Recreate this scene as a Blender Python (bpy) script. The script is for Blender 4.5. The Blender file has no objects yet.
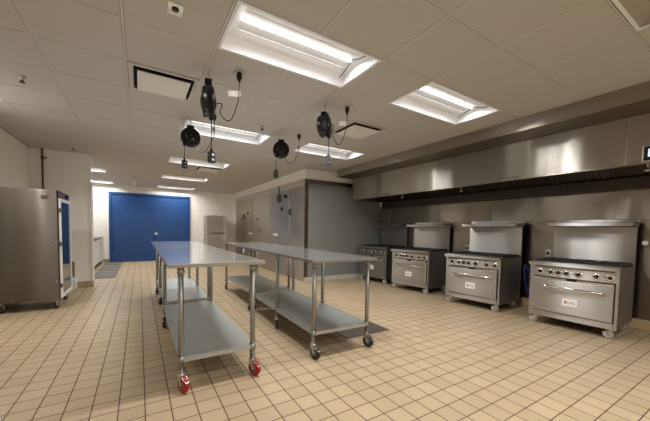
import bpy, bmesh, math, random
from mathutils import Vector, Matrix
random.seed(7)
PI = math.pi
sc = bpy.context.scene
COL = sc.collection

# ------------------------------------------------------------------ materials
def new_mat(name):
    m = bpy.data.materials.new(name); m.use_nodes = True
    nt = m.node_tree; b = nt.nodes['Principled BSDF']
    return m, nt, b
def nd(nt, t, **kw):
    n = nt.nodes.new(t)
    for k, v in kw.items(): setattr(n, k, v)
    return n
def setc(b, col, rough, metal=0.0, spec=None):
    b.inputs['Base Color'].default_value = (*col, 1); b.inputs['Roughness'].default_value = rough
    b.inputs['Metallic'].default_value = metal
    if spec is not None: b.inputs['Specular IOR Level'].default_value = spec
def plain(name, col, rough=.5, metal=0.0, spec=None, noise=0.0, nscale=8.0, bump=0.0):
    m, nt, b = new_mat(name); setc(b, col, rough, metal, spec)
    if noise or bump:
        tc = nd(nt, 'ShaderNodeTexCoord'); n = nd(nt, 'ShaderNodeTexNoise'); n.inputs['Scale'].default_value = nscale
        n.inputs['Detail'].default_value = 5
        nt.links.new(tc.outputs['Object'], n.inputs['Vector'])
        if noise:
            mx = nd(nt, 'ShaderNodeMix', data_type='RGBA')
            mx.inputs[6].default_value = (*[c*(1-noise) for c in col], 1); mx.inputs[7].default_value = (*[min(1, c*(1+noise)) for c in col], 1)
            nt.links.new(n.outputs['Fac'], mx.inputs[0]); nt.links.new(mx.outputs[2], b.inputs['Base Color'])
        if bump:
            bp = nd(nt, 'ShaderNodeBump'); bp.inputs['Strength'].default_value = bump; bp.inputs['Distance'].default_value = .002
            nt.links.new(n.outputs['Fac'], bp.inputs['Height']); nt.links.new(bp.outputs['Normal'], b.inputs['Normal'])
    return m
def steel(name, col=(.56, .53, .48), rough=.26, grain=(2, 2, 160), streak=.09, bump=.03, wavy=.0, aniso=0.0, wscale=2.2):
    """brushed stainless: fine grain along one direction, slow sheet waviness"""
    m, nt, b = new_mat(name); setc(b, col, rough, 1.0)
    tc = nd(nt, 'ShaderNodeTexCoord'); mp = nd(nt, 'ShaderNodeMapping'); mp.inputs['Scale'].default_value = grain
    n = nd(nt, 'ShaderNodeTexNoise'); n.inputs['Scale'].default_value = 1; n.inputs['Detail'].default_value = 4
    nt.links.new(tc.outputs['Object'], mp.inputs['Vector']); nt.links.new(mp.outputs['Vector'], n.inputs['Vector'])
    mx = nd(nt, 'ShaderNodeMix', data_type='RGBA')
    mx.inputs[6].default_value = (*[c*(1-streak) for c in col], 1); mx.inputs[7].default_value = (*[min(1, c*(1+streak)) for c in col], 1)
    nt.links.new(n.outputs['Fac'], mx.inputs[0]); nt.links.new(mx.outputs[2], b.inputs['Base Color'])
    n2 = nd(nt, 'ShaderNodeTexNoise'); n2.inputs['Scale'].default_value = 2.2; n2.inputs['Detail'].default_value = 2
    nt.links.new(tc.outputs['Object'], n2.inputs['Vector'])
    mr = nd(nt, 'ShaderNodeMapRange'); mr.inputs['To Min'].default_value = rough*.85; mr.inputs['To Max'].default_value = rough*1.25
    nt.links.new(n2.outputs['Fac'], mr.inputs['Value']); nt.links.new(mr.outputs['Result'], b.inputs['Roughness'])
    last = None
    if wavy:
        mw = nd(nt, 'ShaderNodeMapping'); mw.inputs['Scale'].default_value = (1, 1, .12); nw = nd(nt, 'ShaderNodeTexNoise'); nw.inputs['Scale'].default_value = wscale; nw.inputs['Detail'].default_value = 1
        nt.links.new(tc.outputs['Object'], mw.inputs['Vector']); nt.links.new(mw.outputs['Vector'], nw.inputs['Vector'])
        bw = nd(nt, 'ShaderNodeBump'); bw.inputs['Strength'].default_value = 1; bw.inputs['Distance'].default_value = wavy
        nt.links.new(nw.outputs['Fac'], bw.inputs['Height']); last = bw
    if bump:
        bp = nd(nt, 'ShaderNodeBump'); bp.inputs['Strength'].default_value = bump; bp.inputs['Distance'].default_value = .001
        nt.links.new(n.outputs['Fac'], bp.inputs['Height'])
        if last: nt.links.new(last.outputs['Normal'], bp.inputs['Normal'])
        last = bp
    if last: nt.links.new(last.outputs['Normal'], b.inputs['Normal'])
    if aniso:
        b.inputs['Anisotropic'].default_value = aniso; b.inputs['Anisotropic Rotation'].default_value = .25
        tg = nd(nt, 'ShaderNodeTangent', direction_type='UV_MAP', uv_map='UVMap'); nt.links.new(tg.outputs['Tangent'], b.inputs['Tangent'])
    return m
def glow(name, col, strength):
    m, nt, b = new_mat(name); setc(b, (.9, .9, .9), .5)
    b.inputs['Emission Color'].default_value = (*col, 1); b.inputs['Emission Strength'].default_value = strength
    return m

def floor_material():
    T = .1524; OX, OY = 1.6962, 1.4477
    m, nt, b = new_mat('quarry tile floor')
    tc = nd(nt, 'ShaderNodeTexCoord'); sp = nd(nt, 'ShaderNodeSeparateXYZ'); nt.links.new(tc.outputs['Object'], sp.inputs[0])
    def M(op, a, bb=None, clamp=False):
        n = nd(nt, 'ShaderNodeMath', operation=op); n.use_clamp = clamp
        for i, v in enumerate((a, bb)):
            if v is None: continue
            if isinstance(v, (int, float)): n.inputs[i].default_value = v
            else: nt.links.new(v, n.inputs[i])
        return n.outputs[0]
    ds = []; ids = []
    for k, o in ((0, OX), (1, OY)):
        u = M('DIVIDE', M('SUBTRACT', sp.outputs[k], o), T)
        fl = M('FLOOR', u); fr = M('SUBTRACT', u, fl)
        d = M('MINIMUM', fr, M('SUBTRACT', 1.0, fr))   # 0 at the joint
        ds.append(d); ids.append(fl)
    d = M('MINIMUM', ds[0], ds[1])
    edge = nd(nt, 'ShaderNodeMapRange'); edge.interpolation_type = 'SMOOTHSTEP'
    edge.inputs['From Min'].default_value = .014; edge.inputs['From Max'].default_value = .030
    nt.links.new(d, edge.inputs['Value'])
    cb = nd(nt, 'ShaderNodeCombineXYZ'); nt.links.new(ids[0], cb.inputs[0]); nt.links.new(ids[1], cb.inputs[1])
    wn = nd(nt, 'ShaderNodeTexWhiteNoise', noise_dimensions='2D'); nt.links.new(cb.outputs[0], wn.inputs['Vector'])
    ns = nd(nt, 'ShaderNodeTexNoise'); ns.inputs['Scale'].default_value = 1.3; ns.inputs['Detail'].default_value = 6
    nt.links.new(tc.outputs['Object'], ns.inputs['Vector'])
    f = M('ADD', M('MULTIPLY', wn.outputs['Value'], .6), M('MULTIPLY', ns.outputs['Fac'], .4))
    cr = nd(nt, 'ShaderNodeMix', data_type='RGBA'); cr.inputs[6].default_value = (.41, .31, .195, 1); cr.inputs[7].default_value = (.51, .392, .255, 1)
    nt.links.new(f, cr.inputs[0])
    mx = nd(nt, 'ShaderNodeMix', data_type='RGBA'); mx.inputs[6].default_value = (.085, .048, .028, 1)
    nt.links.new(edge.outputs[0], mx.inputs[0]); nt.links.new(cr.outputs[2], mx.inputs[7]); nt.links.new(mx.outputs[2], b.inputs['Base Color'])
    ro = nd(nt, 'ShaderNodeMapRange'); ro.inputs['To Min'].default_value = .8; ro.inputs['To Max'].default_value = .42
    nt.links.new(edge.outputs[0], ro.inputs['Value']); nt.links.new(ro.outputs[0], b.inputs['Roughness'])
    bp = nd(nt, 'ShaderNodeBump'); bp.inputs['Strength'].default_value = .6; bp.inputs['Distance'].default_value = .002
    nt.links.new(edge.outputs[0], bp.inputs['Height']); nt.links.new(bp.outputs['Normal'], b.inputs['Normal'])
    b.inputs['Specular IOR Level'].default_value = .35
    return m
def base_tile_material():
    m, nt, b = new_mat('cove base tile'); setc(b, (.40, .29, .16), .4)
    tc = nd(nt, 'ShaderNodeTexCoord'); br = nd(nt, 'ShaderNodeTexBrick'); br.offset = 0
    mp = nd(nt, 'ShaderNodeMapping'); mp.inputs['Rotation'].default_value = (PI/2, 0, 0)
    nt.links.new(tc.outputs['Object'], mp.inputs[0]); nt.links.new(mp.outputs[0], br.inputs['Vector'])
    br.inputs['Scale'].default_value = 1; br.inputs['Brick Width'].default_value = .1524; br.inputs['Row Height'].default_value = .4
    br.inputs['Mortar Size'].default_value = .004
    br.inputs['Color1'].default_value = (.40, .29, .16, 1); br.inputs['Color2'].default_value = (.45, .33, .19, 1); br.inputs['Mortar'].default_value = (.12, .07, .04, 1)
    nt.links.new(br.outputs['Color'], b.inputs['Base Color'])
    return m

WARM = (1.0, .90, .74)
M_FLOOR = floor_material()
M_BASE = base_tile_material()
M_BASEW = plain('pale cove base', (.55, .53, .47), .5)
M_CEIL = plain('ceiling tile', (.48, .46, .43), .85, noise=.03, nscale=60, bump=.15)
M_GRID = plain('grid tee bar', (.56, .54, .50), .5)
M_WALL = plain('cream painted wall', (.87, .85, .79), .6, noise=.02, nscale=3)
M_WALLG = plain('cool grey wall panel', (.22, .23, .22), .42, noise=.03, nscale=2)
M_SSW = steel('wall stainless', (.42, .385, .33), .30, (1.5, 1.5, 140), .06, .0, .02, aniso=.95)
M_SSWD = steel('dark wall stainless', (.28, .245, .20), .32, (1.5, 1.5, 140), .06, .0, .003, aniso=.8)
M_SSH = steel('hood stainless', (.37, .35, .32), .29, (3, 1.2, 220), .05, .0, .05, aniso=.985, wscale=1.6)
M_SSF = steel('fascia stainless', (.34, .31, .265), .30, (3, 1.2, 220), .05, .0, .02, aniso=.95)
M_SSC = steel('cooler stainless', (.56, .51, .42), .36, (1.5, 1.5, 120), .05, .0, .008, aniso=.92)
M_SSCAB = steel('cabinet stainless', (.135, .118, .10), .36, (1.2, 1.2, 120), .06, .0, .03, aniso=.95)
M_SSR = steel('range stainless', (.46, .45, .435), .29, (2, 2, 220), .04, .0, .014, aniso=.98, wscale=1.8)
M_SSTOP = steel('table top stainless', (.72, .73, .74), .13, (3, 60, 3), .03, .0)
M_SSTOP.node_tree.nodes['Principled BSDF'].inputs['Metallic'].default_value = .82
M_LEG = steel('leg tube steel', (.34, .335, .32), .40, (30, 30, 3), .04, .01)
M_GALV = plain('galvanised shelf', (.46, .49, .48), .40, .8, noise=.12, nscale=14)
M_SIDE = plain('grey enamel side', (.16, .15, .14), .40, .6, noise=.05, nscale=3)
M_IRON = plain('cast iron', (.012, .012, .013), .5, .2)
M_BLACK = plain('black plastic', (.005, .005, .006), .3, spec=.3)
M_RUBBER = plain('black rubber', (.02, .02, .021), .6)
M_RED = plain('red polyurethane', (.34, .010, .016), .35)
M_GREYW = plain('pale grey caster rubber', (.40, .38, .35), .5)
M_CHROME = plain('chrome', (.75, .74, .72), .15, 1)
M_ZINC = plain('zinc plated', (.55, .53, .5), .3, .9)
M_WHITE = plain('white enamel', (.82, .82, .80), .35)
M_TROF = plain('troffer white', (.80, .83, .88), .45)
M_DEADT = plain('unlit troffer shade', (.38, .33, .27), .5)  # darker copy of the white pan, shade of the unlit fixture put into its colour
M_LED = glow('led strip', (1.0, .95, .86), 7)
M_BASKET = glow('led basket', (1.0, .93, .82), 3.0)
M_BLUE = plain('blue door paint', (.011, .056, .19), .42)
M_BLUEF = plain('blue frame paint', (.012, .058, .19), .4)
M_GLASS = plain('dark door glass', (.012, .014, .018), .02, .0, spec=1.0)
M_COPPER = plain('copper pipe', (.20, .095, .05), .5, .6)
M_DIFF = plain('diffuser face', (.70, .68, .63), .6)
M_MAT = plain('grey mat', (.15, .14, .125), .85, noise=.15, nscale=5)
M_MATD = plain('brown rubber mat', (.075, .058, .048), .6, noise=.15, nscale=12)
M_CTOP = plain('dark countertop', (.10, .10, .10), .25, .5)
M_PANEL = plain('white laminate', (.74, .72, .68), .7, spec=.2)
M_DARKIN = plain('dark hood interior', (.06, .05, .042), .5, .6)
M_FILT = steel('baffle filter', (.13, .11, .085), .35, (1, 40, 1), .3, .2)
M_REDP = plain('red panel print', (.35, .03, .04), .4)
M_GREYP = plain('grey print', (.08, .08, .085), .6)
M_SCREEN = glow('display screen', (.25, .45, .75), .8)
M_BLUEH = plain('blue gas hose', (.01, .03, .22), .4)
M_ALU = plain('aluminium rack', (.72, .71, .68), .45, .5)
M_SLOT = plain('vent slot', (.01, .009, .008), .8)
M_TAG = plain('white paper tag', (.62, .60, .56), .5)
M_BLUEFR = plain('pale frame edge', (.30, .42, .52), .35)

# ------------------------------------------------------------------ mesh helpers
class MB:
    def __init__(s): s.bm = bmesh.new()
    def box(s, x0, y0, z0, x1, y1, z1, bev=0.0, rot=None, piv=None):
        b = bmesh.new()
        v = [b.verts.new((x, y, z)) for x in (x0, x1) for y in (y0, y1) for z in (z0, z1)]
        for f in ((0, 1, 3, 2), (4, 6, 7, 5), (0, 4, 5, 1), (2, 3, 7, 6), (0, 2, 6, 4), (1, 5, 7, 3)): b.faces.new([v[i] for i in f])
        bmesh.ops.recalc_face_normals(b, faces=b.faces)
        if bev: bmesh.ops.bevel(b, geom=b.edges[:], offset=bev, segments=2, affect='EDGES', profile=.7)
        if rot is not None:
            p = Vector(piv or ((x0+x1)/2, (y0+y1)/2, (z0+z1)/2))
            bmesh.ops.transform(b, matrix=Matrix.Translation(p) @ rot @ Matrix.Translation(-p), verts=b.verts)
        s._add(b); return s
    def _add(s, b):
        me = bpy.data.meshes.new('tmp'); b.to_mesh(me); b.free(); s.bm.from_mesh(me); bpy.data.meshes.remove(me)
    def tube(s, pts, r, seg=10, cap=True, smooth=True):
        pts = [Vector(p) for p in pts]; n = len(pts); rings = []
        rr = r if isinstance(r, (list, tuple)) else [r]*n
        up = Vector((0, 0, 1)); prev = None
        for i, p in enumerate(pts):
            t = (pts[min(i+1, n-1)]-pts[max(i-1, 0)])
            t = t.normalized() if t.length > 1e-9 else Vector((0, 0, 1))
            if prev is None:
                a = t.cross(up)
                if a.length < .01: a = t.cross(Vector((1, 0, 0)))
                a.normalize()
            else:
                a = prev - t*prev.dot(t)
                if a.length < 1e-4: a = t.cross(Vector((1, 0, 0)))
                a.normalize()
            prev = a; bb = t.cross(a)
            rings.append([s.bm.verts.new(p+(a*math.cos(2*PI*k/seg)+bb*math.sin(2*PI*k/seg))*rr[i]) for k in range(seg)])
        for i in range(n-1):
            for k in range(seg):
                f = s.bm.faces.new((rings[i][k], rings[i][(k+1) % seg], rings[i+1][(k+1) % seg], rings[i+1][k])); f.smooth = smooth
        if cap:
            s.bm.faces.new(rings[0][::-1]); s.bm.faces.new(rings[-1])
        return s
    def cyl(s, p, axis, length, r, seg=20, r2=None):
        a = Vector(axis).normalized(); p = Vector(p)
        return s.tube([p-a*length/2, p+a*length/2], [r, r if r2 is None else r2], seg)
    def lathe(s, p, axis, prof, seg=28):
        """prof = [(h, r)] along axis"""
        a = Vector(axis).normalized(); p = Vector(p)
        u = a.cross(Vector((0, 0, 1)));
        if u.length < .05: u = a.cross(Vector((1, 0, 0)))
        u.normalize(); v = a.cross(u); rings = []
        for h, r in prof:
            rings.append([s.bm.verts.new(p+a*h+(u*math.cos(2*PI*k/seg)+v*math.sin(2*PI*k/seg))*max(r, 1e-4)) for k in range(seg)])
        for i in range(len(prof)-1):
            for k in range(seg):
                f = s.bm.faces.new((rings[i][k], rings[i][(k+1) % seg], rings[i+1][(k+1) % seg], rings[i+1][k])); f.smooth = True
        s.bm.faces.new(rings[0][::-1]); s.bm.faces.new(rings[-1]); return s
    def poly(s, pts):
        s.bm.faces.new([s.bm.verts.new(p) for p in pts]); return s
    def prism(s, prof, y0, y1):
        """profile of (x, z) pulled along y"""
        a = [s.bm.verts.new((x, y0, z)) for x, z in prof]; b = [s.bm.verts.new((x, y1, z)) for x, z in prof]; n = len(prof)
        s.bm.faces.new(a); s.bm.faces.new(b[::-1])
        for i in range(n): s.bm.faces.new((a[i], b[i], b[(i+1) % n], a[(i+1) % n]))
        return s
    def build(s, name, mat, parent=None, loc=(0, 0, 0)):
        bmesh.ops.recalc_face_normals(s.bm, faces=s.bm.faces)
        uv = s.bm.loops.layers.uv.new('UVMap')
        for f in s.bm.faces:
            n = f.normal
            for l in f.loops:
                c = l.vert.co
                if abs(n.z) > .8: l[uv].uv = (c.y, c.x)
                elif abs(n.x) > abs(n.y): l[uv].uv = (c.y, c.z)
                else: l[uv].uv = (c.x, c.z)
        me = bpy.data.meshes.new(name); s.bm.to_mesh(me); s.bm.free(); me.materials.append(mat)
        o = bpy.data.objects.new(name, me); COL.objects.link(o); o.location = loc
        if parent is not None: o.parent = parent
        return o
def tag(o, label=None, cat=None, group=None, kind=None):
    if label: o['label'] = label
    if cat: o['category'] = cat
    if group: o['group'] = group
    if kind: o['kind'] = kind
    return o
def thing(name, loc, label, cat, group=None, rz=0):
    o = bpy.data.objects.new(name, None); COL.objects.link(o); o.location = loc; o.rotation_euler = (0, 0, rz)
    o.empty_display_size = .1
    return tag(o, label, cat, group)
def struct(o): o['kind'] = 'structure'; return o
def children(o): return [c for c in list(bpy.data.objects) if c.parent == o]
def copy_tree(o, parent=None):
    c = o.copy(); COL.objects.link(c)
    if parent is not None: c.parent = parent; c.matrix_parent_inverse = o.matrix_parent_inverse.copy()
    for ch in children(o): copy_tree(ch, c)
    return c
def text_mesh(name, body, size, mat, parent, M4, ext=.0006):
    cu = bpy.data.curves.new('t', 'FONT'); cu.body = body; cu.size = size; cu.extrude = ext
    cu.align_x = 'CENTER'; cu.align_y = 'CENTER'
    t = bpy.data.objects.new('t', cu); COL.objects.link(t)
    dg = bpy.context.evaluated_depsgraph_get(); me = bpy.data.meshes.new_from_object(t.evaluated_get(dg))
    bpy.data.objects.remove(t); bpy.data.curves.remove(cu)
    me.transform(M4); me.materials.clear(); me.materials.append(mat); me.name = name
    o = bpy.data.objects.new(name, me); COL.objects.link(o); o.parent = parent; return o

# ------------------------------------------------------------------ setting
ZT = 2.653; XL, XR = -1.715, 5.6; YB, YF = 12.6, -3.2
GX = lambda i: .5276+.6096*i
GY = lambda j: 1.94+.6096*j
struct(MB().box(XL-.1, YF-.1, -.1, XR+.1, YB+.1, 0).build('floor', M_FLOOR))
struct(MB().box(XL-.12, YF, 0, XL, YB, ZT).build('wall_left', M_WALL))
w = struct(MB().box(XL, YB, 0, XR+.1, YB+.12, ZT).build('wall_back', M_WALL))
struct(MB().box(XL, YF-.12, 0, XR, YF, ZT).build('wall_front', M_WALL))
struct(MB().box(XR, YF, 0, XR+.1, YB, ZT).build('wall_right', M_WALL))
pa = MB().box(XL, 7.6, 0, -.82, 7.74, ZT)
struct(pa.build('wall_partition', M_WALL))
struct(MB().box(-.83, 7.585, .12, -.8, 7.755, 2.1, .003).build('trim_1', M_WHITE))
struct(MB().box(3.30, 6.25, 2.432, XR, YB, ZT).build('wall_bulkhead', M_WALL))
struct(MB().box(3.32, 12.16, 0, XR, YB, 2.44).build('wall_niche', M_WALL))
# tile cove bases
def base(name, x0, y0, x1, y1, mat=M_BASE, h=.125): struct(MB().box(x0, y0, 0, x1, y1, h, .004).build(name, mat))
base('baseboard_left', XL, 3.6, XL+.015, 7.6)
base('baseboard_partition', XL+.015, 7.585, -.805, 7.6); 
base('baseboard_partition_end', -.82, 7.6, -.805, 7.75)
base('baseboard_back', -1.04, YB-.015, -.87, YB); base('baseboard_back_right', 1.66, YB-.015, 3.32, YB)
base('baseboard_right', XR-.027, -1.5, XR-.012, 6.2, h=.14)

# ceiling tiles with holes where fixtures sit
lit = [(0, 0), (3, 0), (0, 4), (3, 4), (0, 8), (0, 12), (0, 16), (-3, 12), (-3, 16), (2, -3), (0, -4), (3, -4), (0, -7), (3, -7), (-4, 4)]
span = {}
for (i, j) in lit:
    w_ = 1 if i == -3 else 2
    if (i, j) == (-4, 4): w_ = .64
    span[(i, j)] = w_
vents = [(-1, 2), (3, 2), (1, 9)]
holes = set()
for (i, j), w_ in span.items():
    for k in range(max(1, int(w_))): holes.add((i+k, j))
for v in vents: holes.add(v)
ct = MB(); TH = .012
for i in range(-4, 9):
    for j in range(-9, 18):
        if (i, j) in holes: continue
        x0, x1 = max(GX(i), XL), min(GX(i+1), XR); y0, y1 = max(GY(j), YF), min(GY(j+1), YB)
        if x1-x0 < .01 or y1-y0 < .01: continue
        ct.box(x0+.010, y0+.008, ZT+.001, x1-.010, y1-.008, ZT+.02)
ceil = struct(ct.build('ceiling', M_CEIL))
gr = MB()
for i in range(-3, 9):
    x = GX(i)
    if XL < x < XR:
        ys = YF
        segs = [j for j in range(-9, 18)]
        for j in segs:
            inside = any(i0 < i < i0+w_ and j == j0 for (i0, j0), w_ in span.items())
            if inside: continue
            a, b_ = max(GY(j), YF), min(GY(j+1), YB)
            if b_ > a: gr.box(x-.0075, a, ZT-.001, x+.0075, b_, ZT+.006)
for j in range(-8, 18):
    y = GY(j)
    if YF < y < YB: gr.box(XL, y-.005, ZT-.0005, XR, y+.005, ZT+.0055)
struct(gr.build('ceiling_grid', M_GRID, ceil))
lid = MB().box(XL-.1, YF-.1, ZT+.16, XR+.1, YB+.1, ZT+.2)
struct(lid.build('ceiling_deck', M_GRID, ceil))
vd = MB()
for i in range(-4, 9):
    for j in range(-9, 18):
        if (i, j) in holes: continue
        x0, x1 = max(GX(i), XL), min(GX(i+1), XR); y0, y1 = max(GY(j), YF), min(GY(j+1), YB)
        if x1-x0 > .01 and y1-y0 > .01: vd.box(x0, y0, ZT+.0205, x1, y1, ZT+.023)
struct(vd.build('ceiling_gap_shade', M_SLOT, ceil))  # black sheet above the tiles stands in for shade in the grid gaps

# ------------------------------------------------------------------ ceiling lights
LAMP_W = 28.5; LAMP_C = (1.0, .985, .95)
def troffer(L, lit_=True, W=.6096):
    """local frame centred on the cell; opening faces down at z=0"""
    hx, hy = L/2-.012, W/2-.012
    t = thing('ceiling_light', (0, 0, ZT), 'x', 'ceiling light', 'recessed ceiling lights')
    f = MB()
    o = .022
    f.box(-hx, -hy, -.004, hx, -hy+o, .004); f.box(-hx, hy-o, -.004, hx, hy, .004)
    f.box(-hx, -hy+o, -.004, -hx+o, hy-o, .004); f.box(hx-o, -hy+o, -.004, hx, hy-o, .004)
    f.build('frame', M_TROF, t)
    ix, iy = hx-o, hy-o; tx, ty = ix-.09, iy-.13; h = .105
    p = MB()
    A = [(-ix, -iy, 0), (ix, -iy, 0), (ix, iy, 0), (-ix, iy, 0)]
    B = [(-ix+.02, -ty-.06, .07), (ix-.02, -ty-.06, .07), (ix-.02, ty+.06, .07), (-ix+.02, ty+.06, .07)]
    Cc = [(-tx, -ty, h), (tx, -ty, h), (tx, ty, h), (-tx, ty, h)]
    for R0, R1 in ((A, B), (B, Cc)):
        for k in range(4): p.poly([R0[k], R0[(k+1) % 4], R1[(k+1) % 4], R1[k]])
    p.poly(Cc)
    for sx in (-1, 1): p.box(sx*ix-.002, -iy, 0, sx*ix+.002, iy, .012)
    p.build('reflector_pan', M_TROF if lit_ else M_DEADT, t)
    if lit_:
        l = MB()
        l.tube([(-tx+.0, 0, .092), (tx-.0, 0, .092)], .010, 10)
        l.build('led_strip', M_LED, t)
        for sy in (-1, 1): MB().box(-tx, sy*.115-.006, h-.028, tx, sy*.115+.006, h-.02).build('reflector_rib', M_TROF, t)
        la = bpy.data.lights.get('lamp%.1f' % L)
        if la is None:
            la = bpy.data.lights.new('lamp%.1f' % L, 'AREA'); la.shape = 'RECTANGLE'; la.size = 2*tx; la.size_y = .05
            la.energy = LAMP_W*(L/1.2192 if L > 1 else .8); la.color = LAMP_C; la.spread = math.radians(160)
        lo = bpy.data.objects.new('led_lamp', la); COL.objects.link(lo); lo.parent = t; lo.location = (0, 0, .080)
        wr = MB(); wr.tube([(ix-.07, -iy+.05, .045), (ix-.075, -.09, .07), (tx+.0, -.03, .09), (tx+.02, .04, .09), (ix-.06, .12, .07), (ix-.06, iy-.06, .045)], .004, 6)
        wr.build('wiring', M_BLACK, t)
    return t
LBL = {(0, 0): 'long lit ceiling light nearest the camera, above the front worktable',
       (3, 0): 'long lit ceiling light beside the hood, nearest to the ranges',
       (0, 4): 'lit ceiling light just behind the two left cord reels',
       (3, 4): 'lit ceiling light behind the right cord reels, near the grey cooler wall',
       (0, 8): 'lit ceiling light beyond the left reels, third in the row towards the blue doors',
       (0, 12): 'lit ceiling light fourth in the row, beyond the small air diffuser',
       (0, 16): 'lit ceiling light right above the blue double doors, farthest of its row',
       (-3, 12): 'small lit ceiling light right beside the end of the partition wall',
       (-3, 16): 'lit ceiling light against the back wall left of the blue doors',
       (2, -3): 'unlit ceiling light cut by the top right corner of the photo',
       (-4, 4): 'lit ceiling light whose bright tip shows at the left edge of the photo'}
proto = None; protos = {}
for (i, j), w_ in span.items():
    dead = (i, j) == (2, -3)
    key = (w_, dead)
    if key not in protos: t = troffer(.6096*w_, not dead); protos[key] = t
    else: t = copy_tree(protos[key])
    x = GX(i)+.6096*w_/2 if i > -4 else GX(-3)-.6096*w_/2
    t.location = (x, GY(j)+.3048, ZT)
    t['label'] = LBL.get((i, j), 'added unseen ceiling light behind the camera, for ambient light'); t['group'] = 'recessed ceiling lights'  # lights behind the camera are unseen, added for ambient light

# ------------------------------------------------------------------ air diffusers
def diffuser():
    t = thing('air_diffuser', (0, 0, ZT), 'x', 'vent', 'ceiling air diffusers')
    h = .2928; f = MB(); g = .04
    f.box(-h, -h, -.006, h, -h+g, .006); f.box(-h, h-g, -.006, h, h, .006); f.box(-h, -h+g, -.006, -h+g, h-g, .006); f.box(h-g, -h+g, -.006, h, h-g, .006)
    f.build('frame', M_CEIL, t)
    b = MB().box(-h+.005, -h+.005, .03, h-.005, h-.005, .12); b.build('duct_throat', M_SLOT, t)
    v = MB()
    for k in range(2): 
        q = h-.06-.022*k; z = .004+.008*k
        v.box(-q, -q, z, q, -q+.006, z+.02); v.box(-q, -q, z, -q+.006, q, z+.02); v.box(-q, q-.006, z, q, q, z+.02); v.box(q-.006, -q, z, q, q, z+.02)
    v.build('slot_vane', M_SLOT, t)
    MB().box(-.222, -.215, -.028, .218, .222, -.018, .003).build('face_plate', M_DIFF, t)
    for sx, sy in ((-.1, 0), (.1, 0)): pass
    MB().box(-.02, -.02, -.004, .02, .02, .03).build('mounting_post', M_CEIL, t)
    return t
dp = diffuser()
for k, ((i, j), lb) in enumerate(zip(vents, ('square ceiling air diffuser left of the edge-on cord reel', 'square ceiling air diffuser with black slots, between two lights near the hood', 'small square ceiling air diffuser farthest back, towards the blue doors'))):
    t = dp if k == 0 else copy_tree(dp); t.location = (GX(i)+.3048, GY(j)+.3048, ZT); t['label'] = lb

# ceiling sensor, sprinklers, hanging disc
t = thing('ceiling_sensor', (.216, 2.25, ZT), 'small white square ceiling plate with a black round sensor', 'sensor', rz=0)
MB().box(-.045, -.055, -.008, .045, .055, -.0016, .002).build('plate', M_WHITE, t)
MB().lathe((0, -.005, -.008), (0, 0, -1), [(0, .022), (.008, .022), (.012, .014)]).build('sensor_lens', M_BLACK, t)
MB().box(-.045, .03, -.014, .045, .052, -.008, .003).build('lower_lip', M_WHITE, t)
def sprinkler():
    t = thing('sprinkler_head', (0, 0, ZT), 'x', 'sprinkler', 'ceiling sprinkler heads')
    MB().lathe((0, 0, 0), (0, 0, -1), [(0, .03), (.006, .028), (.01, .012), (.03, .01)]).build('escutcheon', M_ZINC, t)
    MB().box(-.012, -.003, -.05, .012, .003, -.03).build('frame_arm', M_GREYP, t)
    MB().lathe((0, 0, -.05), (0, 0, -1), [(0, .026), (.003, .026)], 12).build('deflector', M_GREYP, t)
    return t
sp0 = sprinkler()
for k, (x, y, lb) in enumerate(((-.946, 4.08, 'sprinkler head on the ceiling at the left, above the steel cabinet'), (1.46, 4.06, 'sprinkler head on the ceiling between the cord reels'), (-1.0, 7.1, 'sprinkler head on the ceiling just in front of the partition wall'))):
    t = sp0 if k == 0 else copy_tree(sp0); t.location = (x, y, ZT-.0015); t['label'] = lb
t = thing('hanging_sign', (-.1, 10.2, ZT), 'small white oval sign hanging edge-on from the ceiling before the blue doors', 'sign')
MB().tube([(0, 0, 0), (0, 0, -.07)], .006, 8).build('stem', M_ZINC, t)
MB().lathe((-.015, 0, -.16), (1, -.6, 0), [(0, .07), (.012, .098), (.03, .098), (.04, .07)]).build('sign_body', M_WHITE, t)

# ------------------------------------------------------------------ doors
DY = YB
def leaf(n, x0, x1, hinge_left):
    d = struct(MB().box(x0, DY-.045, .012, x1, DY-.002, 2.335, .002).build('door_%d' % n, M_BLUE)); return d
d1 = leaf(1, -.80, .460, True); d2 = leaf(2, .466, 1.585, False)
fr = MB()
fr.box(-.87, DY-.085, 0, -.803, DY, 2.41, .004); fr.box(1.588, DY-.085, 0, 1.655, DY, 2.41, .004); fr.box(-.803, DY-.085, 2.34, 1.588, DY, 2.41, .004)
struct(fr.build('trim_2', M_BLUEF))
e = MB(); e.box(-.885, DY-.02, 0, -.87, DY, 2.425); e.box(-.885, DY-.02, 2.41, 1.67, DY, 2.425); e.box(1.655, DY-.02, 0, 1.67, DY, 2.41)
struct(e.build('trim_3', M_BLUEFR))
h = MB(); h.box(.475, DY-.052, .96, .56, DY-.045, 1.04, .002); h.tube([(.50, DY-.05, 1.0), (.50, DY-.1, 1.0), (.60, DY-.1, .995)], .011, 8)
ho = h.build('door_handle', M_CHROME, d2); tag(ho, 'chrome lever handle')

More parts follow.
